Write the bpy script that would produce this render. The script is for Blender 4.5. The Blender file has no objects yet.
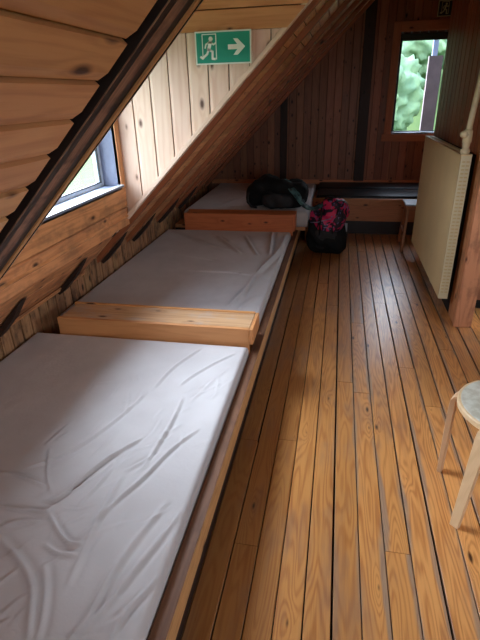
import bpy, bmesh, math, random
import numpy as np
from mathutils import Vector, Matrix, noise
random.seed(7)
scene = bpy.context.scene
COL = scene.collection
V = Vector
S2 = math.sqrt(.5)

# ------------------------------------------------------------------ materials
class NT:
    def __init__(s, name):
        s.m = bpy.data.materials.new(name); s.m.use_nodes = True
        s.t = s.m.node_tree; s.n = s.t.nodes; s.b = s.n['Principled BSDF']
    def new(s, typ, **kw):
        n = s.n.new(typ)
        for k, v in kw.items(): setattr(n, k, v)
        return n
    def ln(s, a, b): s.t.links.new(a, b)
    def put(s, sock, v):
        if hasattr(v, 'is_output') or isinstance(v, bpy.types.NodeSocket): s.ln(v, sock)
        else: sock.default_value = v
    def math(s, op, a, b=0.0, c=None, clamp=False):
        n = s.new('ShaderNodeMath', operation=op, use_clamp=clamp)
        s.put(n.inputs[0], a); s.put(n.inputs[1], b)
        if c is not None: s.put(n.inputs[2], c)
        return n.outputs[0]
    def mix(s, f, a, b, mode='MIX'):
        n = s.new('ShaderNodeMix', data_type='RGBA', blend_type=mode)
        s.put(n.inputs[0], f); s.put(n.inputs[6], a); s.put(n.inputs[7], b)
        return n.outputs[2]
    def comb(s, x, y, z=0.0):
        n = s.new('ShaderNodeCombineXYZ')
        for i, v in enumerate((x, y, z)): s.put(n.inputs[i], v)
        return n.outputs[0]
    def noise(s, vec, scale=1.0, detail=2.0, rough=.5, dist=0.0):
        n = s.new('ShaderNodeTexNoise'); s.ln(vec, n.inputs['Vector'])
        n.inputs['Scale'].default_value = scale; n.inputs['Detail'].default_value = detail
        n.inputs['Roughness'].default_value = rough; n.inputs['Distortion'].default_value = dist
        return n.outputs['Fac']
    def ramp(s, v, a, b, lo=0.0, hi=1.0):
        n = s.new('ShaderNodeMapRange', interpolation_type='SMOOTHSTEP')
        s.put(n.inputs[0], v)
        for i, x in zip((1, 2, 3, 4), (a, b, lo, hi)): n.inputs[i].default_value = x
        return n.outputs[0]
    def bump(s, h, strength, dist=.002):
        n = s.new('ShaderNodeBump'); s.ln(h, n.inputs['Height'])
        n.inputs['Strength'].default_value = strength; n.inputs['Distance'].default_value = dist
        s.ln(n.outputs[0], s.b.inputs['Normal'])

def c4(c): return (c[0], c[1], c[2], 1.0)
def srgb(r, g, b):
    f = lambda x: (x/255/12.92) if x/255 <= .04045 else ((x/255+.055)/1.055)**2.4
    return (f(r), f(g), f(b), 1.0)

def wood(name, light, dark, knotc, rough=.5, rings=.5, ringf=55.0, fib=.35, knots=.35, vary=.25, stain=None, stain_amt=0.0,
         spec=.4, bump=.15, coat=0.0, knotscale=(9.0, 4.2), stain_scale=1.6, huec=None, hue=0.0, wear=None, ksize=1.0):
    m = NT(name)
    uv = m.new('ShaderNodeUVMap', uv_map='grain').outputs[0]
    rn = m.new('ShaderNodeUVMap', uv_map='rnd').outputs[0]
    su = m.new('ShaderNodeSeparateXYZ'); m.ln(uv, su.inputs[0])
    sr = m.new('ShaderNodeSeparateXYZ'); m.ln(rn, sr.inputs[0])
    u, v, r1, r2 = su.outputs[0], su.outputs[1], sr.outputs[0], sr.outputs[1]
    r1s = m.math('MULTIPLY', r1, 37.0); r2s = m.math('MULTIPLY', r2, 53.0)
    # knots
    ku = m.math('ADD', m.math('MULTIPLY', u, knotscale[0]), r1s); kv = m.math('ADD', m.math('MULTIPLY', v, knotscale[1]), r2s)
    vo = m.new('ShaderNodeTexVoronoi', voronoi_dimensions='2D', feature='F1'); vo.inputs['Scale'].default_value = 1.0
    m.ln(m.comb(ku, kv), vo.inputs['Vector']); vo.inputs['Randomness'].default_value = .9
    sc = m.new('ShaderNodeSeparateColor'); m.ln(vo.outputs['Color'], sc.inputs[0])
    gate = m.math('GREATER_THAN', sc.outputs[0], 1-knots)
    kd = m.math('ADD', vo.outputs['Distance'], m.math('MULTIPLY', sc.outputs[1], .08))
    near = m.math('MULTIPLY', m.ramp(kd, .45, .05), gate)
    # rings: contour lines of a long low noise, bent round the knots
    base = m.noise(m.comb(m.math('ADD', m.math('MULTIPLY', u, 9.0), r1s), m.math('ADD', m.math('MULTIPLY', v, .75), r2s), r1s), 1.0, 2.0, .45)
    base = m.math('ADD', base, m.math('MULTIPLY', near, .10))
    rg = m.math('SINE', m.math('MULTIPLY', base, ringf*1.6))
    rg = m.math('POWER', m.math('MULTIPLY_ADD', rg, .5, .5), 1.6)
    fine = m.noise(m.comb(m.math('MULTIPLY', u, 260.0), m.math('MULTIPLY', v, 7.0), r1s), 1.0, 2.0, .6)
    mid = m.noise(m.comb(m.math('MULTIPLY', u, 30.0), m.math('MULTIPLY', v, 2.2), r2s), 1.0, 3.0, .6)
    f = m.math('ADD', m.math('MULTIPLY', rg, rings), m.math('MULTIPLY', m.math('SUBTRACT', fine, .5), fib*2))
    f = m.math('ADD', f, m.math('MULTIPLY', m.math('SUBTRACT', mid, .5), .9), clamp=True)
    col = m.mix(f, c4(light), c4(dark))
    # board to board
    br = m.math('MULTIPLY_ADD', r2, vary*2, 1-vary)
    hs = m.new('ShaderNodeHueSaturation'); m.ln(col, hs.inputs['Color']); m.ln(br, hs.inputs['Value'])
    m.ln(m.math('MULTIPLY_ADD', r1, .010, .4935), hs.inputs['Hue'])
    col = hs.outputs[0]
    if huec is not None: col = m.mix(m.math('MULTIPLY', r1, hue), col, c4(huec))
    if stain is not None:
        g = m.new('ShaderNodeNewGeometry').outputs['Position']
        st = m.noise(g, stain_scale, 4.0, .65)
        st2 = m.noise(m.comb(m.math('MULTIPLY', u, 22.0), m.math('MULTIPLY', v, 3.0), r1s), 1.0, 3.0, .65)
        st = m.ramp(m.math('ADD', m.math('MULTIPLY', st, .6), m.math('MULTIPLY', st2, .4)), .47, .64, 0.0, stain_amt)
        col = m.mix(st, col, c4(stain))
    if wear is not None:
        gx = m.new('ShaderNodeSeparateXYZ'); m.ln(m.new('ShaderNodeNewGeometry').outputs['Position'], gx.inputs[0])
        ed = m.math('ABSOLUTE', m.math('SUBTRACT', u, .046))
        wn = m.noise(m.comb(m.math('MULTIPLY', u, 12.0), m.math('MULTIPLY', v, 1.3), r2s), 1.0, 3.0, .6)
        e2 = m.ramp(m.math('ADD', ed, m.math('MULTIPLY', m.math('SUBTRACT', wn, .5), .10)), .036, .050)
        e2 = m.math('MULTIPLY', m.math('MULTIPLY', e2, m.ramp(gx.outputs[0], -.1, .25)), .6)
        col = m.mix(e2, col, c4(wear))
    ring = m.ramp(kd, .17*ksize, .10*ksize); core = m.ramp(kd, .115*ksize, .06*ksize)
    col = m.mix(m.math('MULTIPLY', m.math('MULTIPLY', ring, gate), .55), col, c4(knotc))
    col = m.mix(m.math('MULTIPLY', m.math('MULTIPLY', core, gate), .85), col, tuple([x*.45 for x in knotc[:3]])+(1,))
    m.ln(col, m.b.inputs['Base Color'])
    m.ln(m.math('MULTIPLY_ADD', fine, .16, rough-.08), m.b.inputs['Roughness'])
    m.b.inputs['Specular IOR Level'].default_value = spec
    m.b.inputs['Coat Weight'].default_value = coat; m.b.inputs['Coat Roughness'].default_value = .28
    if bump: m.bump(m.math('ADD', m.math('MULTIPLY', fine, .5), m.math('MULTIPLY', rg, .4)), bump)
    return m.m

def plain(name, col, rough=.5, metal=0.0, spec=.5, noise_amt=0.0, nscale=40.0, bump=0.0, coat=0.0, col2=None, sheen=0.0):
    m = NT(name)
    m.b.inputs['Roughness'].default_value = rough; m.b.inputs['Metallic'].default_value = metal
    m.b.inputs['Specular IOR Level'].default_value = spec; m.b.inputs['Coat Weight'].default_value = coat
    m.b.inputs['Sheen Weight'].default_value = sheen
    tc = m.new('ShaderNodeTexCoord').outputs['Object']
    n = m.noise(tc, nscale, 4.0, .6)
    c2 = c4(col2) if col2 is not None else tuple([x*(1-noise_amt) for x in col[:3]])+(1,)
    m.ln(m.mix(m.ramp(n, .35, .65), c4(col), c2), m.b.inputs['Base Color'])
    if bump: m.bump(n, bump, .004)
    return m.m

M = {}
M['slope'] = wood('varnished pine ceiling', srgb(208,154,106), srgb(174,118,76), srgb(84,46,34), rough=.5, rings=.35, ringf=30, knots=.5, knotscale=(7,3.0), ksize=1.15, vary=.08, fib=.18, bump=.05)
M['slope_far'] = wood('aged pine roof boarding', srgb(224,166,114), srgb(176,114,72), srgb(66,36,24), rough=.36, rings=.4, ringf=45, knots=.6, vary=.2, spec=.5)
M['rafter'] = wood('red brown rafter', srgb(156,94,60), srgb(116,66,42), srgb(60,32,22), rough=.5, rings=.4, ringf=45, knots=.4, vary=.1)
M['cheek'] = wood('pine pale with window light', srgb(230,202,180), srgb(208,168,138), srgb(112,72,54), rough=.55, rings=.35, ringf=26, knots=.5, knotscale=(8,3.8), vary=.05, fib=.22, bump=.05)  # pale base colour includes the wash of window light
M['header'] = wood('golden pine board', srgb(212,154,104), srgb(182,118,74), srgb(96,58,40), rough=.5, rings=.4, ringf=34, knots=.25, vary=.06, bump=.05)
M['trimtan'] = wood('tan pine trim', srgb(196,142,92), srgb(150,98,60), srgb(80,48,34), rough=.5, rings=.35, knots=.2, vary=.08)
M['dormer'] = wood('stained knee boarding', srgb(208,146,96), srgb(160,102,64), srgb(60,36,26), rough=.55, rings=.45, ringf=40, knots=.35, vary=.12, stain=srgb(100,72,54), stain_amt=.5, stain_scale=5.0)
M['knee'] = wood('weathered knee wall boards', srgb(176,132,92), srgb(112,74,48), srgb(50,32,24), rough=.65, rings=.4, ringf=40, knots=.4, vary=.2, stain=srgb(62,44,36), stain_amt=.8, stain_scale=7.0)
M['back'] = wood('dark stained gable boards', srgb(146,98,70), srgb(112,70,50), srgb(40,22,16), rough=.5, rings=.35, ringf=40, knots=.5, vary=.25, knotscale=(9,5))
M['right'] = wood('glossy red brown boards', srgb(164,98,66), srgb(126,70,46), srgb(50,26,20), rough=.45, rings=.4, ringf=40, knots=.35, vary=.15, coat=.05, spec=.4)
M['trimwin'] = wood('mid brown window trim', srgb(176,116,80), srgb(136,84,56), srgb(50,28,20), rough=.6, rings=.3, knots=.1, vary=.05)
M['post'] = wood('worn post wood', srgb(200,142,98), srgb(158,104,68), srgb(80,48,34), rough=.55, rings=.45, ringf=40, knots=.25, vary=.08, stain=srgb(92,58,42), stain_amt=.5, stain_scale=6)
M['darkpost'] = wood('near black stained post', srgb(52,36,28), srgb(34,23,18), srgb(16,10,8), rough=.6, rings=.3, knots=.1, vary=.1)
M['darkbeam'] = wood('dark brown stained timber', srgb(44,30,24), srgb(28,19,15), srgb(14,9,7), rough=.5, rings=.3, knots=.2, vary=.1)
M['bandplank'] = wood('rough grey brown plank', srgb(140,104,82), srgb(88,60,46), srgb(42,27,20), rough=.7, rings=.4, knots=.3, vary=.1, stain=srgb(52,36,28), stain_amt=.8, stain_scale=9)
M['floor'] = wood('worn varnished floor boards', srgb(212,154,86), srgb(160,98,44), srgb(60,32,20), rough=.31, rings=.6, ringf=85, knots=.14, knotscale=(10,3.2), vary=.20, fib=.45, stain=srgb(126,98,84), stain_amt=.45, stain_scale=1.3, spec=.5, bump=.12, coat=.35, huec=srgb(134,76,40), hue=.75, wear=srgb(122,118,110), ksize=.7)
M['rail_top'] = wood('dirty brown rail top', srgb(116,76,52), srgb(84,52,34), srgb(50,30,22), rough=.65, rings=.4, knots=.06, vary=.05, stain=srgb(70,48,38), stain_amt=.6, stain_scale=5)
M['rail'] = wood('tan pine rail', srgb(206,156,104), srgb(164,114,70), srgb(74,42,28), rough=.5, rings=.4, knots=.2, vary=.08)
M['beam_box'] = wood('pale orange pine box', srgb(218,158,98), srgb(184,120,66), srgb(108,60,36), rough=.5, rings=.35, ringf=30, knots=.3, vary=.06, knotscale=(7,3.5))
M['beam_top'] = wood('worn pale box top', srgb(214,172,128), srgb(176,126,84), srgb(108,64,42), rough=.5, rings=.45, ringf=30, knots=.3, vary=.06, stain=srgb(188,172,160), stain_amt=.6, stain_scale=5)
M['beam_red'] = wood('reddish pine box', srgb(200,116,66), srgb(162,84,44), srgb(84,40,26), rough=.5, rings=.35, ringf=30, knots=.3, vary=.06)
M['bench'] = wood('brown bench pine', srgb(190,128,82), srgb(148,92,58), srgb(58,34,24), rough=.5, rings=.35, knots=.3, vary=.1)
M['stoolleg'] = wood('birch lamella', srgb(216,182,140), srgb(190,152,110), srgb(140,90,56), rough=.45, rings=.25, knots=.0, vary=.05, bump=.04)
M['stool_far'] = wood('brown stool wood', srgb(170,112,72), srgb(128,78,48), srgb(60,36,26), rough=.5, rings=.3, knots=.1, vary=.1)
M['black'] = plain('void shade black', srgb(14,11,10), .9)  # near black puts the shade of deep gaps into the colour
M['under'] = plain('dark subfloor', srgb(24,17,14), .95, noise_amt=.3)
M['cream'] = plain('cream radiator enamel', srgb(224,202,152), .42, spec=.5, noise_amt=.06, nscale=3)
M['cream_side'] = plain('cream grille enamel', srgb(212,202,164), .45, noise_amt=.05)
M['slot'] = plain('grille slot shade', srgb(198,178,130), .7)
M['pipe'] = plain('painted pipe cream', srgb(220,206,168), .35, noise_amt=.08, nscale=30)
M['seat_grey'] = plain('worn grey laminate', srgb(206,204,188), .5, noise_amt=.12, nscale=22, col2=srgb(184,178,158))
M['seat_edge'] = plain('pale birch edge', srgb(222,190,146), .45, noise_amt=.1)
M['bluegrey'] = plain('blue grey laminate', srgb(176,190,204), .4)
M['green'] = plain('exit sign green', srgb(8,150,124), .45)
M['white'] = plain('sign white', srgb(226,238,226), .5)
M['green_shade'] = plain('sign green in shade', srgb(34,52,40), .5)  # far exit sign: its shade is put into this dark green
M['lume'] = plain('sign dull cream', srgb(196,200,156), .5)
M['greyframe'] = plain('lilac grey window paint', srgb(120,128,150), .5, noise_amt=.1)
M['whiteframe'] = plain('white window paint', srgb(206,216,224), .4)
M['darkframe'] = plain('black sash seal', srgb(22,26,32), .5)
M['blind'] = plain('dark green blind', srgb(40,52,44), .7)
M['bag_black'] = plain('black nylon', srgb(19,21,22), .75, noise_amt=.4, nscale=25, bump=.4, spec=.25)
M['bag_grey'] = plain('charcoal nylon panel', srgb(32,34,37), .7, noise_amt=.4, nscale=30, bump=.3)
M['teal'] = plain('dark teal fabric', srgb(84,128,128), .7, noise_amt=.4, nscale=18, bump=.4, col2=srgb(30,50,54))
M['strap'] = plain('black webbing', srgb(16,16,18), .6, noise_amt=.2, nscale=80)
M['zip'] = plain('grey lilac piping', srgb(150,142,170), .5)
M['vinyl'] = plain('black vinyl', srgb(11,12,14), .42, spec=.3, noise_amt=.2, nscale=6, bump=.1)
M['tag_grey'] = plain('pale grey label', srgb(150,152,158), .6)

def pink_mat():
    m = NT('pink patterned nylon')
    tc = m.new('ShaderNodeTexCoord').outputs['Object']
    n = m.noise(tc, 9.0, 2.0, .5, 1.5)
    a = m.ramp(n, .46, .50)
    n2 = m.noise(tc, 14.0, 2.0, .5, 2.0)
    col = m.mix(a, srgb(214,38,92), srgb(36,22,40))
    col = m.mix(m.ramp(n2, .60, .63), col, srgb(120,104,158))
    m.ln(col, m.b.inputs['Base Color']); m.b.inputs['Roughness'].default_value = .55
    m.bump(n, .4, .004)
    return m.m
M['pink'] = pink_mat()

def sheet_mat():
    m = NT('off white cotton sheet')
    tc = m.new('ShaderNodeTexCoord').outputs['Object']
    n = m.noise(tc, 2.2, 3.0, .6); w = m.noise(tc, 700.0, 1.0)
    m.ln(m.mix(m.ramp(n, .3, .7), srgb(202,197,195), srgb(188,182,180)), m.b.inputs['Base Color'])
    m.b.inputs['Roughness'].default_value = .85; m.b.inputs['Sheen Weight'].default_value = .15
    m.b.inputs['Specular IOR Level'].default_value = .2
    n3 = m.noise(tc, 38.0, 4.0, .6, .8)
    m.bump(m.math('ADD', m.math('MULTIPLY', w, .05), m.math('MULTIPLY', n3, .35)), .5, .006)
    return m.m
M['sheet'] = sheet_mat()

def glass_mat():
    m = NT('window glass'); t = m.t
    tr = m.new('ShaderNodeBsdfTransparent'); tr.inputs[0].default_value = (.94, .94, .94, 1)
    gl = m.new('ShaderNodeBsdfGlossy'); gl.inputs['Roughness'].default_value = .02
    lw = m.new('ShaderNodeLayerWeight'); fac = m.math('MULTIPLY_ADD', m.math('POWER', lw.outputs['Facing'], 5.0), .4, .03)
    mx = m.new('ShaderNodeMixShader'); m.ln(fac, mx.inputs[0]); m.ln(tr.outputs[0], mx.inputs[1]); m.ln(gl.outputs[0], mx.inputs[2])
    out = [n for n in m.n if n.type == 'OUTPUT_MATERIAL'][0]; m.ln(mx.outputs[0], out.inputs[0])
    return m.m
M['glass'] = glass_mat()

def grass_mat(name, a, b, scale):
    m = NT(name); g = m.new('ShaderNodeNewGeometry').outputs['Position']
    n = m.noise(g, scale, 5.0, .65); n2 = m.noise(g, scale*.12, 2.0)
    m.ln(m.mix(m.math('ADD', m.math('MULTIPLY', m.ramp(n, .3, .7), .6), m.math('MULTIPLY', m.ramp(n2, .35, .65), .4)), a, b), m.b.inputs['Base Color'])
    m.b.inputs['Roughness'].default_value = .9; m.b.inputs['Specular IOR Level'].default_value = .1
    return m.m
M['grass'] = grass_mat('meadow grass', srgb(56,78,46), srgb(76,92,54), .6)
M['leaf'] = grass_mat('hillside foliage', srgb(76,102,84), srgb(116,140,106), 1.6)
M['bark'] = plain('tree bark', srgb(70,56,44), .9, noise_amt=.4)
M['outpost'] = plain('weathered lilac brown board', srgb(128,108,112), .8, noise_amt=.25, nscale=6)
M['outpale'] = plain('pale painted post', srgb(150,165,195), .7)

# ------------------------------------------------------------------ helpers
def newbm():
    bm = bmesh.new(); bm.loops.layers.uv.new('grain'); bm.loops.layers.uv.new('rnd'); return bm

def obj(name, bm, mat, parent=None, smooth=False, bevel=0.0, seg=2, kind=None, label=None, cat=None, group=None, sub=0):
    me = bpy.data.meshes.new(name); bm.to_mesh(me); bm.free()
    mats = mat if isinstance(mat, (list, tuple)) else [mat]
    for k in mats: me.materials.append(k if not isinstance(k, str) else M[k])
    o = bpy.data.objects.new(name, me); COL.objects.link(o)
    if smooth:
        for p in me.polygons: p.use_smooth = True
    if parent is not None:
        o.parent = parent; o.matrix_parent_inverse = parent.matrix_world.inverted() if parent.type != 'EMPTY' else Matrix.Translation(-parent.location) if parent.rotation_euler.z == 0 else parent.matrix_basis.inverted()
    if bevel:
        b = o.modifiers.new('bevel', 'BEVEL'); b.width = bevel; b.segments = seg; b.limit_method = 'ANGLE'; b.angle_limit = math.radians(40)
    if sub:
        s = o.modifiers.new('sub', 'SUBSURF'); s.levels = s.render_levels = sub
    tag(o, label, cat, group, kind)
    return o

def tag(o, label=None, cat=None, group=None, kind=None):
    if label: o['label'] = label
    if cat: o['category'] = cat
    if group: o['group'] = group
    if kind: o['kind'] = kind
    return o

def thing(name, label, cat, loc=(0, 0, 0), group=None, kind=None):
    o = bpy.data.objects.new(name, None); COL.objects.link(o); o.location = loc
    o.empty_display_size = .1
    return tag(o, label, cat, group, kind)

def setuv(bm, faces, L, W, T, O, rnd=None):
    g = bm.loops.layers.uv['grain']; r = bm.loops.layers.uv['rnd']
    if rnd is None: rnd = (random.random(), random.random())
    for f in faces:
        for l in f.loops:
            d = l.vert.co - O
            l[g].uv = (d.dot(W)+d.dot(T), d.dot(L)); l[r].uv = rnd

def prism(bm, prof, O, W, T, L, l0, l1, rnd=None, mi=0):
    """profile points (w,t) extruded along L from l0 to l1"""
    O, W, T, L = V(O), V(W).normalized(), V(T).normalized(), V(L).normalized()
    a = [bm.verts.new(O+W*w+T*t+L*l0) for w, t in prof]; b = [bm.verts.new(O+W*w+T*t+L*l1) for w, t in prof]
    n = len(prof); fs = []
    for i in range(n):
        j = (i+1) % n; fs.append(bm.faces.new((a[i], a[j], b[j], b[i])))
    fs.append(bm.faces.new(a[::-1])); fs.append(bm.faces.new(b))
    for f in fs: f.material_index = mi
    setuv(bm, fs, L, W, T, O, rnd)
    bmesh.ops.recalc_face_normals(bm, faces=fs)
    return fs

def box(bm, x0, x1, y0, y1, z0, z1, grain='y', rnd=None, mi=0):
    ax = {'x': (V((1,0,0)), V((0,1,0)), V((0,0,1))), 'y': (V((0,1,0)), V((1,0,0)), V((0,0,1))), 'z': (V((0,0,1)), V((1,0,0)), V((0,1,0)))}[grain]
    L, W, T = ax; lo = V((x0,y0,z0)); hi = V((x1,y1,z1)); O = (lo+hi)/2; h = (hi-lo)/2
    w, t, l = abs(h.dot(W)), abs(h.dot(T)), abs(h.dot(L))
    return prism(bm, [(-w,-t),(w,-t),(w,t),(-w,t)], O, W, T, L, -l, l, rnd, mi)

def bar(bm, p0, p1, w, t, up=(0,0,1), rnd=None, mi=0):
    p0, p1 = V(p0), V(p1); L = (p1-p0); n = L.length; L.normalize()
    W = L.cross(V(up)).normalized(); T = W.cross(L).normalized()
    return prism(bm, [(-w/2,-t/2),(w/2,-t/2),(w/2,t/2),(-w/2,t/2)], p0, W, T, L, 0, n, rnd, mi)

def tube(bm, pts, r, seg=12, mi=0, flat=1.0, cap=True):
    pts = [V(p) for p in pts]; rs = r if isinstance(r, (list, tuple)) else [r]*len(pts)
    rings = []; prev = None
    for i, p in enumerate(pts):
        d = (pts[min(i+1, len(pts)-1)]-pts[max(i-1, 0)]).normalized()
        if prev is None: u = d.orthogonal().normalized()
        else: u = (prev-d*prev.dot(d)).normalized()
        prev = u; w = d.cross(u)
        rings.append([bm.verts.new(p+(u*math.cos(a)+w*math.sin(a)*flat)*rs[i]) for a in [2*math.pi*k/seg for k in range(seg)]])
    fs = []
    for A, B in zip(rings, rings[1:]):
        for k in range(seg): fs.append(bm.faces.new((A[k], A[(k+1) % seg], B[(k+1) % seg], B[k])))
    if cap: fs.append(bm.faces.new(rings[0][::-1])); fs.append(bm.faces.new(rings[-1]))
    for f in fs: f.material_index = mi
    bmesh.ops.recalc_face_normals(bm, faces=fs)
    return fs

def clad(bm, O, U, L, N, u0, u1, l0, l1, pitch, planes=(), phase=0.0, t=.016, lip=.022, gap=.004, back=.03, joints=None, flip=False, lipd=.006):
    """boards of one pitch along L, side by side along U, facing N; clipped to the half spaces (p,n): keep the side n points away from"""
    O, U, L, N = V(O), V(U).normalized(), V(L).normalized(), V(N).normalized()
    b = newbm(); w = pitch-gap
    k0 = math.floor((u0-phase)/pitch); k1 = math.ceil((u1-phase)/pitch)
    for k in range(k0, k1):
        ua = phase+k*pitch
        prof = [(0, 0), (w-lip, 0), (w-.002, -lipd), (w-.002, -t), (0, -t)]
        if flip: prof = [(w-x, y) for x, y in prof][::-1]
        cuts = [l0, l1]
        if joints: cuts = [l0]+sorted(l for l in joints(k) if l0+.2 < l < l1-.2)+[l1]
        for a, c in zip(cuts, cuts[1:]):
            prism(b, prof, O+U*ua, U, N, L, a, c-(.003 if joints and c != l1 else 0))
    for p, n in list(planes)+[(O+U*u0, -U), (O+U*u1, U)]:
        bmesh.ops.bisect_plane(b, geom=b.verts[:]+b.edges[:]+b.faces[:], plane_co=V(p), plane_no=V(n), clear_outer=True)
        e = [x for x in b.edges if x.is_boundary]
        if e:
            try: bmesh.ops.edgeloop_fill(b, edges=e) if False else bmesh.ops.holes_fill(b, edges=e, sides=0)
            except Exception: pass
    # backing
    c = newbm(); prism(c, [(u0, -t-.001), (u1, -t-.001), (u1, -t-back), (u0, -t-back)], O, U, N, L, l0, l1, mi=1)
    for p, n in planes:
        bmesh.ops.bisect_plane(c, geom=c.verts[:]+c.edges[:]+c.faces[:], plane_co=V(p), plane_no=V(n), clear_outer=True)
        e = [x for x in c.edges if x.is_boundary]
        if e: bmesh.ops.holes_fill(c, edges=e, sides=0)
    for s in (b, c):
        me = bpy.data.meshes.new('t'); s.to_mesh(me); s.free(); bm.from_mesh(me); bpy.data.meshes.remove(me)

def struct(name, bm, mat, label, **kw): return obj(name, bm, mat, kind='structure', label=label, cat=kw.pop('cat', 'structure'), **kw)

XR, YU, ZU = V((1,0,0)), V((0,1,0)), V((0,0,1))
SL = V((1,0,1)).normalized()        # up the left roof slope
SN = V((1,0,-1)).normalized()       # slope face normal, into the room
C0 = 2.236                          # slope plane: z = x + C0
BO = V((-1.8, 0, -1.8+C0))
YB = 6.9                            # gable wall
KX = -1.8                           # knee wall
FX = -1.37                          # dormer front wall
RX = .93                            # wall on the right
XRIDGE = 1.1; ZR = XRIDGE+C0

# ------------------------------------------------------------------ floor
bm = newbm(); P = .0967
fr = random.Random(3)
jo = {}
def fj(k):
    if k not in jo: 
        s = fr.uniform(-1.4, .8); jo[k] = [s+fr.uniform(1.9, 3.6)*i for i in range(6)]
    return jo[k]
for k in range(-16, 27):
    x = -.0235+.0967*k   # seam positions
    cuts = [-1.6]+[c for c in fj(k) if -1.2 < c < 6.7]+[YB]
    for a, c in zip(cuts, cuts[1:]):
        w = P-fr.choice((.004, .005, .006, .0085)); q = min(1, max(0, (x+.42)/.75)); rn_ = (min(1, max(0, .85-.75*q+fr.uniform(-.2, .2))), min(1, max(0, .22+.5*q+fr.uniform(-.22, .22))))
        e = .002
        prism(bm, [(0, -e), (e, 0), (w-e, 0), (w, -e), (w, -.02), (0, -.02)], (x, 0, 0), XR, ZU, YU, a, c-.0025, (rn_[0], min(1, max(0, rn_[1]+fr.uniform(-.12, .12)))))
box(bm, -1.9, 2.6, -1.65, YB+.05, -.1, -.0185, mi=1)
struct('floor', bm, ['floor', 'under'], 'orange pine floor boards with dark gaps between them', cat='floor')

# ------------------------------------------------------------------ left roof slope
UN = 0.0
bm = newbm()
Ls = (ZR-(-1.8+C0))/S2             # slope length from knee to ridge
# near piece, boards along y
clad(bm, BO-YU*0, SL, YU, SN, 0, Ls, -1.6, 1.25, .1237, phase=.0852, t=.02, lip=.034, gap=.004, flip=True, lipd=.010)
struct('ceiling_near', bm, ['slope', 'under'], 'sloping pine ceiling with wide knotty boards, nearest the viewer', cat='ceiling')
D = .038
bm = newbm()
clad(bm, BO-SN*D, SL, YU, SN, 0, Ls, 3.03, YB, .095, phase=.02, t=.016, lip=.02)
struct('ceiling_far', bm, ['slope_far', 'under'], 'sloping pine ceiling between rafters beyond the window recess', cat='ceiling')
# the foot of the slope under the dormer window
bm = newbm()
clad(bm, BO-SN*.006, SL, YU, SN, 0, (FX+1.8)/S2+.02, 1.515, 3.0, .155, phase=-.01, t=.016, lip=.01)
struct('ceiling_foot', bm, ['dormer', 'under'], 'stained boards sloping below the window recess down to the knee wall', cat='ceiling')
# above the dormer ceiling
DZ = 2.2; ud = (DZ-C0+1.8)/S2
bm = newbm()
clad(bm, BO, SL, YU, SN, ud, Ls, 1.25, 3.03, .122, phase=.05, t=.02)
struct('ceiling_upper', bm, ['slope', 'under'], 'pine ceiling above the window recess', cat='ceiling')
# right slope and ridge
bm = newbm()
clad(bm, (XRIDGE, 0, ZR), (1, 0, -1), YU, (-1, 0, -1), 0, 2.1, -1.6, YB, .122)
struct('ceiling_right', bm, ['slope', 'under'], 'pine ceiling sloping down on the right', cat='ceiling')
# dormer ceiling
bm = newbm()
clad(bm, (FX-.2, 1.45, DZ), YU, XR, -ZU, 0, 1.6, 0, DZ-C0-FX+.25, .12)
struct('ceiling_dormer', bm, ['header', 'under'], 'flat ceiling of the window recess', cat='ceiling')

# rafters across the far slope, each one its own timber
for i, y in enumerate((3.29, 3.86, 4.63, 5.28, 5.93, 6.58)):
    bm = newbm()
    prism(bm, [(-.03, 0), (.03, 0), (.03, -D), (-.03, -D)], BO+YU*y, YU, SN, SL, .0, Ls)
    struct('trim_%d' % (i+1), bm, 'rafter', 'roof rafter %s along the far sloping ceiling' % ('first beyond the window recess', 'second beyond the window recess', 'above the middle of the middle mattress', 'above the far mattress', 'behind the dark backpack', 'next to the gable wall')[i], cat='rafter', bevel=.003)
# stub rafters at the foot of the dormer wall
for i, (y, lab) in enumerate(((2.02, 'beside the near mattress'), (2.69, 'behind the near headrest box'), (3.345, 'under the corner of the pale cheek wall'), (3.97, 'beside the middle mattress, second past the cheek wall'), (4.66, 'beside the far end of the middle mattress'), (5.33, 'beside the far mattress'))):
    bm = newbm()
    prism(bm, [(-.0, .0005), (-.0, .026), (.05, .032), (.20, .028), (.34, .0005)], BO+YU*y, SL, SN, YU, -.03, .03)
    struct('trim_%d' % (i+21), bm, 'darkpost', 'short dark pointed rafter foot ' + lab, cat='rafter', bevel=.003)
# near edge of the dormer: dark timbers, rough plank, thin tan trim
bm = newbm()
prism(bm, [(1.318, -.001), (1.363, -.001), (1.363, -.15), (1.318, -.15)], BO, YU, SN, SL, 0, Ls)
o = struct('trim_9', bm, 'darkbeam', 'nearly black timber with a painted edge highlight along the near side of the window recess', cat='trim')
bm = newbm()
prism(bm, [(1.316, .0005), (1.3205, .0005), (1.3205, -.003), (1.316, -.003)], BO, YU, SN, SL, 0, Ls); obj('edge_highlight', bm, 'bandplank', o, label='pale strip painted as the edge highlight')  # pale strip colours in the highlight along the timber edge
bm = newbm()
prism(bm, [(1.364, -.001), (1.420, .002), (1.420, -.02), (1.364, -.02)], BO, YU, SN, SL, 0, Ls)
struct('trim_10', bm, 'bandplank', 'rough brown plank along the near edge of the window recess', cat='trim', bevel=.002)
bm = newbm()
prism(bm, [(1.486, .0), (1.512, .0), (1.512, -.006), (1.486, -.006)], BO, YU, SN, SL, -.0, ud+.06)
struct('trim_11', bm, 'trimtan', 'thin tan trim closing the near edge of the window recess', cat='trim')
bm = newbm()
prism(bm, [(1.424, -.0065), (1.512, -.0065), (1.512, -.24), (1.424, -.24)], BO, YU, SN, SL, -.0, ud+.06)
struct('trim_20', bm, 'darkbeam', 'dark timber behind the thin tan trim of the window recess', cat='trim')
bm = newbm()
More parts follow.
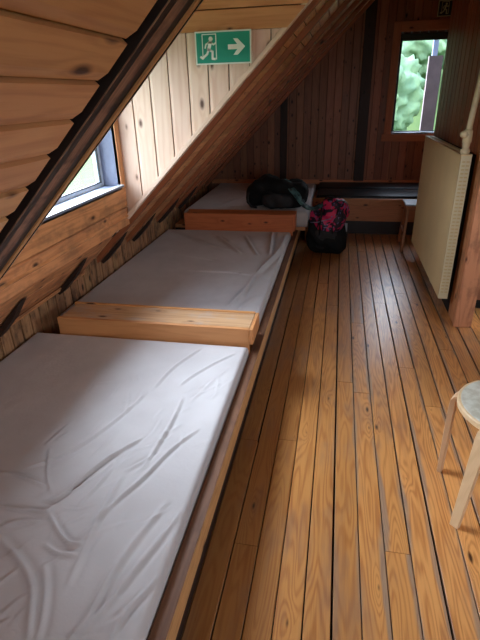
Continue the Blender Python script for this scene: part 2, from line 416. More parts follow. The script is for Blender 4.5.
prism(bm, [(1.23, -.16), (1.42, -.16), (1.42, -.2), (1.23, -.2)], BO, YU, SN, SL, 0, Ls)
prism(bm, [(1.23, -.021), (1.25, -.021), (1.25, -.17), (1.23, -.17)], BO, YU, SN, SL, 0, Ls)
struct('ceiling_gap', bm, 'black', 'gap with its shade painted black behind the timbers at the near edge of the window recess', cat='ceiling')  # black sheets paint in the shade of the deep gap

# ------------------------------------------------------------------ knee wall
bm = newbm()
clad(bm, (KX, 0, 0), YU, ZU, XR, -1.6, YB, 0, .52, .098, t=.016, lip=.01, gap=.005)
struct('wall_left', bm, ['knee', 'under'], 'low knee wall of weathered upright boards behind the mattresses', cat='wall')
bm = newbm()
prism(bm, [(.018, .0005), (.034, .0005), (.034, .014), (.018, .014)], BO, SL, SN, YU, 1.54, 3.0); prism(bm, [(.040, .0005), (.056, .0005), (.052, .010), (.042, .010)], BO, SL, SN, YU, 1.54, 3.0)
struct('trim_12', bm, 'dormer', 'thin double moulding on top of the knee wall', cat='trim', bevel=.002)

# ------------------------------------------------------------------ dormer
WY0, WY1, WZ0, WZ1 = 1.66, 2.94, 1.085, 1.95
bm = newbm()
zb = FX+C0
clad(bm, (FX, 0, zb), ZU, YU, XR, -.04, WZ0-zb, 1.54, 3.0, .152, phase=-.07, t=.016, lip=.008, gap=.003)
clad(bm, (FX, 0, zb), ZU, YU, XR, WZ1-zb, DZ-zb, 1.54, 3.0, .12)
clad(bm, (FX, 0, zb), ZU, YU, XR, WZ0-zb, WZ1-zb, 1.54, WY0, .12)
clad(bm, (FX, 0, zb), ZU, YU, XR, WZ0-zb, WZ1-zb, WY1+.02, 3.04, .12)
struct('wall_dormer_front', bm, ['dormer', 'under'], 'stained horizontal boards below the recess window', cat='wall')
bm = newbm()
box(bm, FX-.02, FX+.006, WY1, 3.0, WZ0-.02, WZ1+.05, 'z')
struct('trim_13', bm, 'trimtan', 'upright tan trim between the recess window and the pale cheek wall', cat='trim', bevel=.002)
# far cheek: pale upright boards, keep above the slope and below the header
HZ = 1.922
bm = newbm()
clad(bm, (-1.3765, 3.0, 0), XR, ZU, -YU, -.10, 1.6, .5, HZ+.05, .1215, planes=[((0, 0, C0+.0), (1, 0, -1))], t=.018, lip=.02, gap=.0035, flip=True, back=.02)
struct('wall_dormer_cheek', bm, ['cheek', 'under'], 'upright boards coloured pale with window light on the far side of the window recess', cat='wall')
bm = newbm()
clad(bm, (-1.6, 2.976, HZ), ZU, XR, -YU, 0, DZ-HZ+.03, 0, 2.2, .105, planes=[((0, 0, C0), (1, 0, -1))], t=.02, lip=.006, gap=.002, phase=0, back=.004)
struct('wall_dormer_header', bm, ['header', 'under'], 'golden horizontal boards above the green exit sign', cat='wall')
bm = newbm()
prism(bm, [(2.978, .004), (3.03, .004), (3.03, -.022), (2.978, -.022)], BO, YU, SN, SL, (FX+1.8)/S2-.04, ud+.3)
struct('trim_14', bm, 'cheek', 'pale sloping edge trim under the cheek wall', cat='trim', bevel=.003)
# near cheek
bm = newbm()
clad(bm, (-1.5, 1.542, 0), XR, ZU, YU, 0, 1.6, .5, DZ+.02, .12, planes=[((0, 0, C0+.005), (1, 0, -1))], t=.002, back=.01)
struct('wall_dormer_near', bm, ['cheek', 'under'], 'near side wall of the window recess', cat='wall')

# outer shell of the roof and of the dormer, so daylight enters only by the windows
bm = newbm()
for a, b_, u0, u1 in ((-1.7, 1.5, -.1, Ls+.2), (1.5, 3.06, ud+.05, Ls+.2), (3.03, YB+.1, -.1, Ls+.2)):
    prism(bm, [(a, -.25), (b_, -.25), (b_, -.30), (a, -.30)], BO, YU, SN, SL, u0-.2 if a != 1.5 else u0+.1, u1)
box(bm, -2.1, -1.84, -1.7, YB+.1, -.1, .75); prism(bm, [(1.45, -.06), (3.1, -.06), (3.1, -.10), (1.45, -.10)], BO, YU, SN, SL, -.2, (FX+1.8)/S2-.06)
for a, b_ in ((1.48, 1.53), (3.06, 3.11)): prism(bm, [(FX-.19, .70), (.03, 2.29), (FX-.19, 2.29)], (0, 0, 0), XR, ZU, YU, a, b_)
box(bm, FX-.19, .3, 1.44, 3.1, DZ+.05, DZ+.1)
box(bm, FX-.12, FX-.06, 1.5, WY0-.025, .86, DZ+.05); box(bm, FX-.12, FX-.06, WY1+.025, 3.1, .86, DZ+.05); box(bm, FX-.12, FX-.06, 1.5, 3.1, .86, WZ0-.025); box(bm, FX-.12, FX-.06, 1.5, 3.1, WZ1+.025, DZ+.05)
prism(bm, [(-1.7, .1), (YB+.1, .1), (YB+.1, .15), (-1.7, .15)], (XRIDGE-.1, 0, ZR+.1), YU, (1, 0, 1), (1, 0, -1), 0, 2.3)
struct('roof_shell', bm, 'under', 'outer skin of the roof', cat='roof')

def window(n, O, W, T, w, h, depth, label, glassd=None, sash='whiteframe', reveal='greyframe', sw=.06, blind=0.0, sill=True, mull=False):
    """opening with its lower corner at O, along W and up; T points outward"""
    O, W, T = V(O), V(W), V(T)
    t = thing('window_%d' % n, label, 'window', O, kind='structure')
    def bx(b, a0, a1, z0, z1, d0, d1, mi=0):
        prism(b, [(a0, d0), (a1, d0), (a1, d1), (a0, d1)], O, W, T, ZU, z0, z1, mi=mi)
    b = newbm()
    for a in ((-.02, .0), (w, w+.02)): bx(b, a[0], a[1], -.02, h+.02, .0, depth)
    bx(b, 0, w, h, h+.02, 0, depth); bx(b, 0, w, -.02, 0, 0, depth)
    obj('window_frame', b, reveal, t)
    d = depth-.045
    b = newbm()
    bx(b, 0, sw, 0, h, d, d+.04); bx(b, w-sw, w, 0, h, d, d+.04); bx(b, sw, w-sw, 0, sw*.8, d, d+.04); bx(b, sw, w-sw, h-sw, h, d, d+.04)
    if mull: bx(b, w/2-sw/2, w/2+sw/2, sw, h-sw, d, d+.04)
    obj('window_sash', b, sash, t, bevel=.004)
    b = newbm()
    for a0, a1, z0, z1 in ((sw, sw+.007, sw*.8, h-sw), (w-sw-.007, w-sw, sw*.8, h-sw), (sw, w-sw, sw*.8, sw*.8+.006), (sw, w-sw, h-sw-.006, h-sw)):
        bx(b, a0, a1, z0, z1, d-.003, d+.01)
    obj('window_seal', b, 'darkframe', t)
    b = newbm(); bx(b, sw-.01, w-sw+.01, sw*.6, h-sw+.01, d+.018, d+.022)
    obj('window_pane', b, 'glass', t)
    if blind:
        b = newbm(); bx(b, .005, w-.005, h-blind, h, d-.045, d-.01); obj('window_blind', b, 'blind', t, bevel=.008)
    if sill:
        b = newbm(); bx(b, -.01, w+.01, -.004, .006, -.02, d); obj('window_sill', b, 'greyframe', t, bevel=.003)
        b = newbm(); bx(b, -.01, w+.01, .007, .011, -.018, .012); obj('sill_nosing', b, 'whiteframe', t)
    return t
window(1, (FX, WY0, WZ0), YU, -XR, WY1-WY0, WZ1-WZ0, .16, 'recess window with white sash above the near and middle mattresses', sw=.036)

# ------------------------------------------------------------------ gable wall at the far end
GX0, GX1, GZ0, GZ1 = .652, 1.26, 1.10, 2.215
bm = newbm()
pl = [((0, 0, C0-.02), (-1, 0, 1))]
for u0, u1, z0, z1 in ((-1.9, GX0, 0, ZR+.3), (GX0, GX1, 0, GZ0), (GX0, GX1, GZ1, ZR+.3), (GX1, 2.7, 0, ZR+.3)):
    clad(bm, (0, YB, 0), XR, ZU, -YU, u0, u1, z0, z1, .097, planes=[((0, 0, C0+.1), (-1, 0, 1))], t=.016, lip=.010, lipd=.003, gap=.0025)
struct('wall_back', bm, ['back', 'under'], 'dark gable wall of upright stained boards at the far end', cat='wall')
window(2, (GX0, YB, GZ0), XR, YU, GX1-GX0, GZ1-GZ0, .10, 'small far window in the dark gable wall looking onto green trees', sash='darkframe', reveal='whiteframe', sw=.022, blind=.075, sill=True)
bm = newbm()
box(bm, GX0-.095, GX0-.005, YB-.022, YB, GZ0-.05, GZ1+.13, 'z'); box(bm, GX0-.005, 1.5, YB-.022, YB, GZ1+.02, GZ1+.13, 'x'); box(bm, GX0-.12, 1.5, YB-.03, YB, GZ0-.10, GZ0-.012, 'x')
struct('trim_15', bm, 'trimwin', 'brown board frame round the far window', cat='trim', bevel=.003)
for i, (a, b_, lab) in enumerate(((-.795, -.705, 'dark upright post on the gable wall left of the far window, the narrow one'), (.215, .345, 'wide dark upright post on the gable wall close to the far window'))):
    bm = newbm(); box(bm, a, b_, YB-.05, YB, 0.5, b_+C0+.05, 'z')
    struct('trim_%d' % (16+i), bm, 'darkpost', lab, cat='post', bevel=.004)
bm = newbm(); box(bm, -1.78, 1.2, YB-.035, YB, .452, .51, 'x')
struct('trim_18', bm, 'bench', 'brown ledge along the foot of the gable wall', cat='trim', bevel=.003)

# ------------------------------------------------------------------ right side
bm = newbm()
clad(bm, (RX, 3.65, 0), YU, ZU, -XR, 0, 5.415-3.65, 0, ZR+.2, .15, planes=[], t=.016, lip=.012, gap=.004, lipd=.004, back=.08)
struct('wall_right', bm, ['right', 'under'], 'glossy red brown boarded wall behind the radiator', cat='wall')
bm = newbm()
clad(bm, (1.5, 5.3, 0), YU, ZU, -XR, 0, YB-5.3, 0, 3.3, .105); clad(bm, (RX+.05, 5.33, 0), XR, ZU, YU, 0, .6, 0, 3.4, .105)
struct('wall_right_niche', bm, ['right', 'under'], 'boards of the niche beside the far window', cat='wall')
bm = newbm(); box(bm, .922, .929, 3.655, 5.12, 0, 1.185)  # thin black sheet painted in for the shade behind the radiator
struct('wall_radiator_shade', bm, 'black', 'black sheet standing in for the shade behind the radiator', cat='wall')
# post and the panel beside it (y = 3.42 .. 3.54)
bm = newbm(); box(bm, .912, 1.035, 3.412, 3.475, 0, ZR-.05, 'z'); box(bm, .917, 1.03, 3.479, 3.648, 0, ZR-.05, 'z')
struct('trim_19', bm, 'post', 'worn orange brown post at the near end of the radiator', cat='post', bevel=.004)
bm = newbm()
clad(bm, (1.036, 3.44, 0), XR, ZU, -YU, 0, 1.6, .215, 3.5, .13, t=.018)
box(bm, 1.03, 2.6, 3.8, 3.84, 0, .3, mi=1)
struct('wall_stair', bm, ['post', 'black'], 'brown boarded panel right of the worn post with a dark gap under it', cat='wall')
# room behind and right of the viewer
R2 = 2.45
bm = newbm(); hw = [(.0, -1.6, 0, 0)]
ry0, ry1, rz0, rz1 = .8, 2.7, 1.1, 1.85
for a, b_, z0, z1 in ((-1.65, ry0, 0, 2.1), (ry0, ry1, 0, rz0), (ry0, ry1, rz1, 2.1), (ry1, 3.5, 0, 2.1)):
    clad(bm, (R2, 0, 0), YU, ZU, -XR, a, b_, z0, z1, .12)
struct('wall_right_near', bm, ['slope', 'under'], 'boarded wall right of the viewer', cat='wall')
window(3, (R2, ry0, rz0), YU, XR, ry1-ry0, rz1-rz0, .1, 'unseen window added right of the viewer for more room light', mull=True)  # out of view, added to let more light into the room
bm = newbm()
rx0, rx1, sz0, sz1 = .3, 1.9, 1.0, 2.1
for a, b_, z0, z1 in ((-1.95, rx0, 0, 3.5), (rx0, rx1, 0, sz0), (rx0, rx1, sz1, 3.5), (rx1, 2.6, 0, 3.5)):
    clad(bm, (0, -1.6, 0), XR, ZU, YU, a, b_, z0, z1, .12)
struct('wall_front', bm, ['slope', 'under'], 'gable wall behind the viewer', cat='wall')
window(4, (rx0, -1.6, sz0), XR, -YU, rx1-rx0, sz1-sz0, .1, 'unseen window added in the gable behind the viewer for more room light', mull=True)  # unseen opening added as extra fill light from behind

# ------------------------------------------------------------------ beds
RXO = -.385
t = thing('bed_platform', 'long low pine sleeping platform carrying the near and middle mattresses', 'bed', (-1.1, 0, 0))
bm = newbm()
box(bm, -.434, RXO, -1.5, 5.62, .158, .25); o = obj('side_rail', bm, 'rail', t, bevel=.004)
bm = newbm(); box(bm, -.436, RXO-.003, -1.5, 5.62, .2505, .2535); obj('rail_cap', bm, 'rail_top', t, label='brown worn top of the side rail')
bm = newbm(); box(bm, -.438, -.414, -1.5, 5.62, 0, .157); obj('kick_board', bm, 'darkbeam', t)
bm = newbm()
for k in range(9): box(bm, -1.74+.144*k, -1.74+.144*k+.14, -1.5, 4.86, .112, .138)
obj('slat_deck', bm, 'bench', t)

def mattress(name, x0, x1, y0, y1, z0, z1, wr, label, step=.0085, seed=1.0, amp=1.0, rr=.028, corner=None):
    nx = int((x1-x0)/step); ny = int((y1-y0)/step)
    X = np.linspace(x0, x1, nx+1); Y = np.linspace(y0, y1, ny+1)
    GX, GY = np.meshgrid(X, Y, indexing='ij')
    d = np.minimum(np.minimum(GX-x0, x1-GX), np.minimum(GY-y0, y1-GY))
    Z = np.full_like(GX, z1)
    e = np.clip(1-d/rr, 0, 1); Z -= rr*(1-np.sqrt(np.clip(1-e*e, 0, 1)))
    def seg(ax, ay, bx_, by):
        vx, vy = bx_-ax, by-ay; L2 = vx*vx+vy*vy+1e-9
        tt = np.clip(((GX-ax)*vx+(GY-ay)*vy)/L2, 0, 1)
        dx = GX-ax-tt*vx; dy = GY-ay-tt*vy
        s = np.sign(vx*dy-vy*dx)
        return np.hypot(dx, dy), tt, s
    for pts, a, w in wr:
        # smooth the polyline (Chaikin)
        p = [np.array(q, float) for q in pts]
        for _ in range(2):
            q = [p[0]]
            for A, B in zip(p, p[1:]): q += [A*.75+B*.25, A*.25+B*.75]
            p = q+[p[-1]]
        n = len(p)-1; best = np.full_like(GX, 9.); T = np.zeros_like(GX); S = np.zeros_like(GX)
        for i, (A, B) in enumerate(zip(p, p[1:])):
            dd, tt, s = seg(A[0], A[1], B[0], B[1])
            mk = dd < best; best = np.where(mk, dd, best); T = np.where(mk, (i+tt)/n, T); S = np.where(mk, s, S)
        env = np.sin(np.pi*np.clip(T, 0.02, .98))**.6
        sd = best*S
        prof = np.exp(-(best/w)**2) - .55*np.exp(-((sd-1.7*w)/(1.3*w))**2)
        Z += a*amp*env*prof*np.clip(d/.03, 0, 1)
    # soft broad unevenness
    nz = np.zeros_like(GX)
    for i in range(0, nx+1):
        for j in range(0, ny+1, 1):
            if i % 3 == 0 and j % 3 == 0:
                nz[i, j] = noise.noise(V((X[i]*3.2+Y[j]*1.5, Y[j]*2.0-X[i]*2.0, seed)))*.006+noise.noise(V((X[i]*16-Y[j]*9, Y[j]*5+X[i]*9, seed+5)))*.0022
    I = (np.arange(nx+1)//3)*3; J = (np.arange(ny+1)//3)*3
    I2 = np.minimum(I+3, (nx//3)*3); J2 = np.minimum(J+3, (ny//3)*3)
    fi = ((np.arange(nx+1)-I)/3)[:, None]; fj_ = ((np.arange(ny+1)-J)/3)[None, :]
    nn = (nz[np.ix_(I, J)]*(1-fi)*(1-fj_)+nz[np.ix_(I2, J)]*fi*(1-fj_)+nz[np.ix_(I, J2)]*(1-fi)*fj_+nz[np.ix_(I2, J2)]*fi*fj_)
    Z += nn*np.clip(d/.05, 0, 1)
    bm = newbm()
    vs = [[bm.verts.new((float(GX[i, j]), float(GY[i, j]), float(Z[i, j]))) for j in range(ny+1)] for i in range(nx+1)]
    for i in range(nx):
        for j in range(ny): bm.faces.new((vs[i][j], vs[i+1][j], vs[i+1][j+1], vs[i][j+1]))
    loop = [vs[i][0] for i in range(nx+1)]+[vs[nx][j] for j in range(1, ny+1)]+[vs[i][ny] for i in range(nx-1, -1, -1)]+[vs[0][j] for j in range(ny-1, 0, -1)]
    zm = z1-rr; prev = loop
    for zz in (zm*.5+z0*.5, z0):
        ring = [bm.verts.new((v.co.x, v.co.y, zz)) for v in loop]
        for k in range(len(loop)): 
            a, b = k, (k+1) % len(loop); bm.faces.new((prev[b], prev[a], ring[a], ring[b]))
        prev = ring
    bm.faces.new(prev)
    bmesh.ops.recalc_face_normals(bm, faces=bm.faces[:])
    return obj(name, bm, 'sheet', smooth=True, label=label, cat='mattress')

W1 = [
([(-0.706, 2.279), (-0.804, 2.062), (-0.83, 1.856)], .006, .012),
([(-0.503, 2.249), (-0.612, 2.091), (-0.678, 1.977), (-0.709, 1.899)], .006, .012),
([(-0.852, 1.807), (-0.9, 1.61), (-0.949, 1.456), (-1.022, 1.329), (-1.131, 1.245)], .007, .011),
([(-0.662, 1.792), (-0.654, 1.611), (-0.663, 1.436), (-0.671, 1.313)], .009, .012),
([(-0.74, 1.49), (-0.823, 1.362), (-0.882, 1.235), (-0.918, 1.111), (-0.965, 1.103)], .012, .011),
([(-0.525, 1.577), (-0.599, 1.446), (-0.645, 1.275), (-0.708, 1.135), (-0.748, 1.035)], .008, .012),
([(-0.734, 1.26), (-0.736, 1.13), (-0.727, 0.976), (-0.71, 0.812)], .008, .014),
([(-1.215, 1.202), (-1.124, 1.2), (-1.003, 1.166)], .009, .010),
([(-1.101, 1.044), (-1.002, 1.049), (-0.923, 1.051), (-0.924, 1.086)], .013, .010),
([(-0.914, 1.052), (-0.845, 0.986), (-0.784, 0.945), (-0.744, 0.956)], .015, .011),
([(-0.86, 0.932), (-0.797, 0.904), (-0.74, 0.914)], .010, .012),
([(-1.016, 0.925), (-0.901, 0.867), (-0.809, 0.794), (-0.771, 0.722), (-0.732, 0.65)], .012, .016),
([(-0.817, 0.863), (-0.765, 0.786), (-0.725, 0.7), (-0.712, 0.653)], .009, .014),
([(-0.525, 1.166), (-0.575, 1.002), (-0.602, 0.865), (-0.604, 0.736), (-0.629, 0.668)], .009, .016),
([(-0.465, 1.129), (-0.501, 0.995), (-0.549, 0.857), (-0.576, 0.741)], .008, .015),
([(-0.429-.03, 0.887), (-0.475, 0.837), (-0.51, 0.768), (-0.52, 0.688)], .008, .012),
([(-1.05, 0.973), (-0.975, 1.008), (-0.922, 1.017)], .010, .010),
([(-0.90, 1.15), (-0.84, 1.22), (-0.80, 1.33)], .006, .008),
([(-0.96, 1.14), (-1.03, 1.22), (-1.10, 1.36)], .006, .009),
([(-0.62, 1.75), (-0.56, 1.95), (-0.50, 2.08)], .005, .010),
([(-0.88, 1.08), (-0.82, 1.08), (-0.77, 1.12)], .006, .007),
([(-0.78, 1.38), (-0.80, 1.22), (-0.83, 1.10)], .006, .008),
]
rw = random.Random(11)
for k in range(60):
    x_, y_ = rw.uniform(-1.15, -.5), rw.uniform(.6, 1.9); a_ = rw.gauss(.42, .35); l_ = rw.uniform(.05, .2)
    dx_, dy_ = math.sin(a_)*l_, math.cos(a_)*l_; b_ = rw.uniform(-.2, .2)*l_
    W1.append(([(x_, y_), (x_+dx_*.5+b_*.5, y_+dy_*.5-b_*.3), (x_+dx_, y_+dy_)], rw.uniform(.002, .0045), rw.uniform(.008, .014)))
W2 = [
([(-1.771+.05, 4.8), (-1.473, 4.572), (-1.222, 4.326), (-0.986, 4.162)], .014, .020),
([(-1.251, 4.741), (-1.037, 4.389), (-0.83, 4.087)], .014, .020),
([(-1.466, 4.031), (-1.255, 3.926), (-1.009, 3.862)], .008, .016),
([(-1.17, 3.565), (-0.726, 3.558)], .008, .016),
([(-0.626, 4.803), (-0.579, 4.353), (-0.549, 4.044)], .016, .020),
([(-0.437-.04, 4.724), (-0.47, 4.286), (-0.5, 4.013), (-0.553, 3.766), (-0.586, 3.575)], .016, .020),
([(-0.893, 4.678), (-0.743, 4.253), (-0.659, 4.031)], .010, .016),
([(-0.597, 3.515), (-0.608, 3.24), (-0.609, 3.046)], .010, .014),
([(-0.597, 3.515), (-0.502, 3.413), (-0.46, 3.35)], .009, .013),
([(-0.721, 3.529), (-0.597, 3.515)], .009, .013),
([(-0.669, 2.904), (-0.631, 3.066), (-0.608, 3.24)], .010, .013),
([(-0.60, 2.75), (-0.57, 2.95), (-0.50, 3.1)], .008, .012),
([(-1.45, 4.80), (-1.15, 4.55), (-0.98, 4.45)], .009, .014),
]
W3 = [([(-1.5, 6.5), (-1.2, 6.2), (-1.0, 5.6)], .012, .03), ([(-.8, 6.7), (-.6, 6.2), (-.5, 5.8)], .012, .03), ([(-1.3, 5.3), (-1.1, 5.9)], .010, .03)]
mattress('mattress', -1.785, -.442, .25, 2.352, .14, .302, [(a, b*1.2, c*.62) for a, b, c in W1], 'nearest mattress in a crumpled off-white sheet, in front of the near headrest box', seed=1.3, step=.0065)
mattress('mattress', -1.785, -.442, 2.61, 4.862, .14, .302, [(a, b*2.0, c*.75) for a, b, c in W2], 'middle mattress in a creased off-white sheet, between the two headrest boxes', step=.012, seed=4.1)
mattress('mattress', -1.66, -.288, 5.085, 6.86, .30, .462, W3, 'far mattress in a bluish white sheet, under the dark backpack', step=.02, seed=9.1)

t = thing('bed_platform', 'raised far end of the sleeping platform under the far mattress', 'bed', (-1.05, 6.0, 0))
bm = newbm(); box(bm, -1.77, -.31, 5.08, 6.88, .262, .298, 'x'); obj('deck', bm, 'bench', t)
bm = newbm(); box(bm, -.345, -.315, 5.64, 6.88, .0, .26); obj('side_board', bm, 'rail', t)
bm = newbm(); box(bm, -1.77, -.46, 5.08, 5.11, .0, .26, 'x'); obj('cross_board', bm, 'darkbeam', t)

# near headrest box
def hbox(label, y0, y1, xl, xr, z1, mf, mt, lip=True):
    t = thing('headrest_box', label, 'headrest', ((xl+xr)/2, (y0+y1)/2, .138))
    bm = newbm(); box(bm, xl, xr-.022, y0, y0+.024, .14, z1-.001, 'x'); obj('front_board', bm, mf, t, bevel=.003)
    bm = newbm(); box(bm, xl, xr-.022, y1-.02, y1, .14, z1+(.006 if lip else 0), 'x'); obj('back_board', bm, mf, t, bevel=.003)
    bm = newbm(); box(bm, xr-.021, xr, y0, y1, .304, z1-.001, 'z'); obj('end_board', bm, mf, t, bevel=.003)
    bm = newbm(); box(bm, xl, xl+.02, y0+.025, y1-.021, .14, z1-.022, 'y'); obj('end_board', bm, mf, t)
    bm = newbm(); box(bm, xl+.02, xr-.022, y0+.025, y1-.021, z1-.02, z1, 'x'); obj('top_board', bm, mt, t, bevel=.002)
    return t
hbox('pale pine headrest box across the platform between the near and middle mattresses', 2.362, 2.60, -1.632, -.418, .402, 'beam_box', 'beam_top')
hbox('reddish pine headrest box in front of the far mattress, beside the bags', 4.872, 5.075, -1.59, -.402, .474, 'beam_red', 'beam_red', lip=False)

# ------------------------------------------------------------------ far bench and black pad
t = thing('bench', 'low brown pine bench along the gable wall', 'bench', (.6, 6.4, 0))
bm = newbm(); box(bm, -.28, 1.45, 5.89, 5.93, .362, .446, 'x'); obj('front_rail', bm, 'bench', t, bevel=.004)
bm = newbm(); box(bm, -.28, 1.45, 5.93, 5.955, .172, .36, 'x'); obj('front_panel', bm, 'bench', t)
bm = newbm(); box(bm, -.28, 1.45, 5.99, 6.02, 0, .18, 'x'); obj('kick_board', bm, 'darkbeam', t)
bm = newbm()
for k in range(7): box(bm, -.28, 1.45, 5.935+.128*k, 5.935+.128*k+.122, .365, .385, 'x')
obj('seat_board', bm, 'bench', t)
t = thing('bench_pad', 'long black vinyl pad lying on the far bench', 'cushion', (.55, 6.4, .386))
bm = newbm(); box(bm, -.24, 1.4, 5.94, 6.40, .387, .475); obj('pad', bm, 'vinyl', t, bevel=.02, seg=4, smooth=True)
bm = newbm(); box(bm, -.24, 1.4, 6.42, 6.855, .387, .485); obj('pad', bm, 'vinyl', t, bevel=.02, seg=4, smooth=True)

# ------------------------------------------------------------------ radiator
t = thing('radiator', 'tall cream panel radiator on the right wall', 'radiator', (.86, 4.3, 0))
x0, x1, y0, y1, z0, z1 = .800, .866, 3.54, 5.10, .172, 1.205
bm = newbm()
# front panel with shallow upright flutes
prof = []
nf = 44
for k in range(nf+1):
    y = y0+.0+(y1-y0)*k/nf; prof += [(y, 0.0)] if k in (0, nf) else [(y-.010, 0.0), (y-.004, .0035), (y+.004, .0035), (y+.010, 0.0)]
prof = prof+[(y1, .012), (y0, .012)]
prism(bm, prof, (x0, 0, 0), YU, XR, ZU, z0, z1-.004); obj('front_panel', bm, 'cream', t)
bm = newbm(); box(bm, x1-.012, x1, y0, y1, z0, z1-.01); obj('back_panel', bm, 'cream', t)
bm = newbm(); box(bm, x0-.002, x1+.002, y0-.002, y1+.002, z1-.012, z1); 
for k in range(50): box(bm, x0+.025, x1-.02, y0+.03+k*.030, y0+.044+k*.030, z1+.0005, z1+.002, mi=1)
obj('top_grille', bm, ['cream', 'slot'], t)
bm = newbm(); box(bm, x0+.0, x1, y0-.004, y0+.004, z0, z1-.01)
for k in range(38):
    z = z0+.05+k*.0252
    box(bm, x0+.010, x0+.030, y0-.0065, y0-.0035, z, z+.0085, 'x', mi=1); box(bm, x0+.037, x0+.057, y0-.0065, y0-.0035, z, z+.0085, 'x', mi=1)
obj('side_grille', bm, ['cream_side', 'slot'], t)
bm = newbm(); box(bm, x0+.005, x1, y1-.006, y1, z0, z1-.01); obj('side_panel', bm, 'cream_side', t)
bm = newbm(); box(bm, x0+.02, x1-.01, y0+.01, y1-.01, z0+.0, z0+.006); obj('bottom_panel', bm, 'cream_side', t)
for y in (3.95, 4.75):
    bm = newbm(); box(bm, x0+.012, .921, y, y+.05, z0-.03, z0+.05); obj('wall_bracket', bm, 'cream_side', t, bevel=.004)
bm = newbm(); tube(bm, [(.824, 3.565, 1.206), (.826, 3.565, 1.38), (.842, 3.565, 1.6), (.862, 3.565, 2.0), (.885, 3.565, 2.9)], .019, 14)
pp = obj('heating_pipe', bm, 'pipe', t, smooth=True, label='cream painted upright heating pipe')
bm = newbm()
tube(bm, [(.824, 3.565, 1.206), (.824, 3.565, 1.215), (.824, 3.565, 1.235), (.824, 3.565, 1.24), (.824, 3.565, 1.275), (.824, 3.565, 1.28), (.825, 3.565, 1.35), (.826, 3.565, 1.36)], [.026, .030, .030, .023, .025, .030, .028, .02], 16)
tube(bm, [(.82, 3.56, 1.325), (.795, 3.55, 1.33), (.775, 3.545, 1.332)], [.022, .024, .014], 12)
obj('valve', bm, 'pipe', pp, smooth=True)

# ------------------------------------------------------------------ near stool
cx, cy, r, H = .752, 1.735, .214, .452
t = thing('stool', 'round stool with a worn grey top and bent birch legs at the right edge', 'stool', (cx, cy, 0))
bm = newbm()
def disc(bm, cx, cy, r, z0, z1, n=64, mi=0, rb=.004):
    rings = []
    for rr_, z in ((r-rb, z0), (r, z0+rb), (r, z1-rb), (r-rb, z1)):
        rings.append([bm.verts.new((cx+rr_*math.cos(2*math.pi*k/n), cy+rr_*math.sin(2*math.pi*k/n), z)) for k in range(n)])
    fs = []
    for A, B in zip(rings, rings[1:]):
        for k in range(n): fs.append(bm.faces.new((A[k], A[(k+1) % n], B[(k+1) % n], B[k])))
    fs.append(bm.faces.new(rings[0][::-1])); fs.append(bm.faces.new(rings[-1]))
    for f in fs: f.material_index = mi
    setuv(bm, fs, YU, XR, ZU, V((cx, cy, z0)))
disc(bm, cx, cy, r-.009, H-.006, H+.0005); obj('seat', bm, 'seat_grey', t, label='worn grey round top')
bm = newbm(); disc(bm, cx, cy, r, H-.030, H-.0012, mi=0); obj('seat_edge', bm, 'seat_edge', t, smooth=False, label='pale birch rim of the seat')
for (fx, fy) in ((.548, 1.838), (.550, 1.518), (.956, 1.632), (.942, 1.952)):
    bm = newbm()
    dv = V((fx-cx, fy-cy, 0)); R_ = dv.length; dv.normalize(); sv = V((-dv.y, dv.x, 0))
    # centre line: foot, up, rounded bend, in under the seat
    tr = min(R_, r+.016)
    path = [(R_, 0), (R_-(R_-tr)*.5, .2), (tr+(R_-tr)*.08, .36), (tr-.002, .40), (tr-.010, .418), (tr-.022, .4245), (tr-.04, .4165+.004), (tr-.12, .4165+.004)]
    if R_ < r+.03: path = [(r+.012, 0), (r+.012, .2), (r+.012, .385), (r+.009, .408), (r+.001, .423), (r-.012, .4205), (r-.12, .4205)] if False else path
    ths = [.020, .024, .025, .022, .018, .012, .006, .006]
    wd = [.036, .042, .048, .052, .052, .052, .052, .052]
    vs = []
    for i, (rad, z) in enumerate(path):
        a = path[max(i-1, 0)]; b = path[min(i+1, len(path)-1)]
        tx, tz = b[0]-a[0], b[1]-a[1]; ln = math.hypot(tx, tz); nx_, nz_ = tz/ln, -tx/ln
        h_ = wd[i]/2; k = ths[i]
        ring = []
        for s1, s2 in ((-1, -1), (1, -1), (1, 1), (-1, 1)):
            p = V((cx, cy, 0))+dv*(rad+nx_*k*s2*.5)+sv*(h_*s1)+ZU*(z+nz_*k*s2*.5)
            if i == 0: p.z = 0
            ring.append(bm.verts.new(p))
        vs.append(ring)
    fs = []
    for A, B in zip(vs, vs[1:]):
        for k in range(4): fs.append(bm.faces.new((A[k], A[(k+1) % 4], B[(k+1) % 4], B[k])))
    fs.append(bm.faces.new(vs[0][::-1])); fs.append(bm.faces.new(vs[-1]))
    setuv(bm, fs, ZU, sv, dv, V((fx, fy, 0))); bmesh.ops.recalc_face_normals(bm, faces=fs)
    obj('leg', bm, 'stoolleg', t, bevel=.002)

# far stool behind the radiator end
t = thing('stool', 'small brown wooden stool tucked behind the far end of the radiator', 'stool', (.86, 5.5, 0))
bm = newbm(); box(bm, .735, 1.01, 5.36, 5.66, .478, .496, 'x'); obj('seat', bm, 'bluegrey', t, bevel=.006, label='pale blue grey seat top')
bm = newbm(); box(bm, .75, .995, 5.375, 5.645, .43, .478, 'x'); obj('apron', bm, 'stool_far', t)
for a, b_ in (((.765, 5.39, .44), (.735, 5.28, 0)), ((.775, 5.63, .44), (.75, 5.70, 0)), ((.97, 5.39, .44), (1.0, 5.31, 0)), ((.97, 5.63, .44), (1.0, 5.70, 0))):
    bm = newbm(); bar(bm, a, b_, .05, .028, (1, 0, 0)); obj('leg', bm, 'stool_far', t, bevel=.003)
bm = newbm(); bar(bm, (.752, 5.335, .20), (.762, 5.665, .20), .03, .02); obj('stretcher', bm, 'stool_far', t)

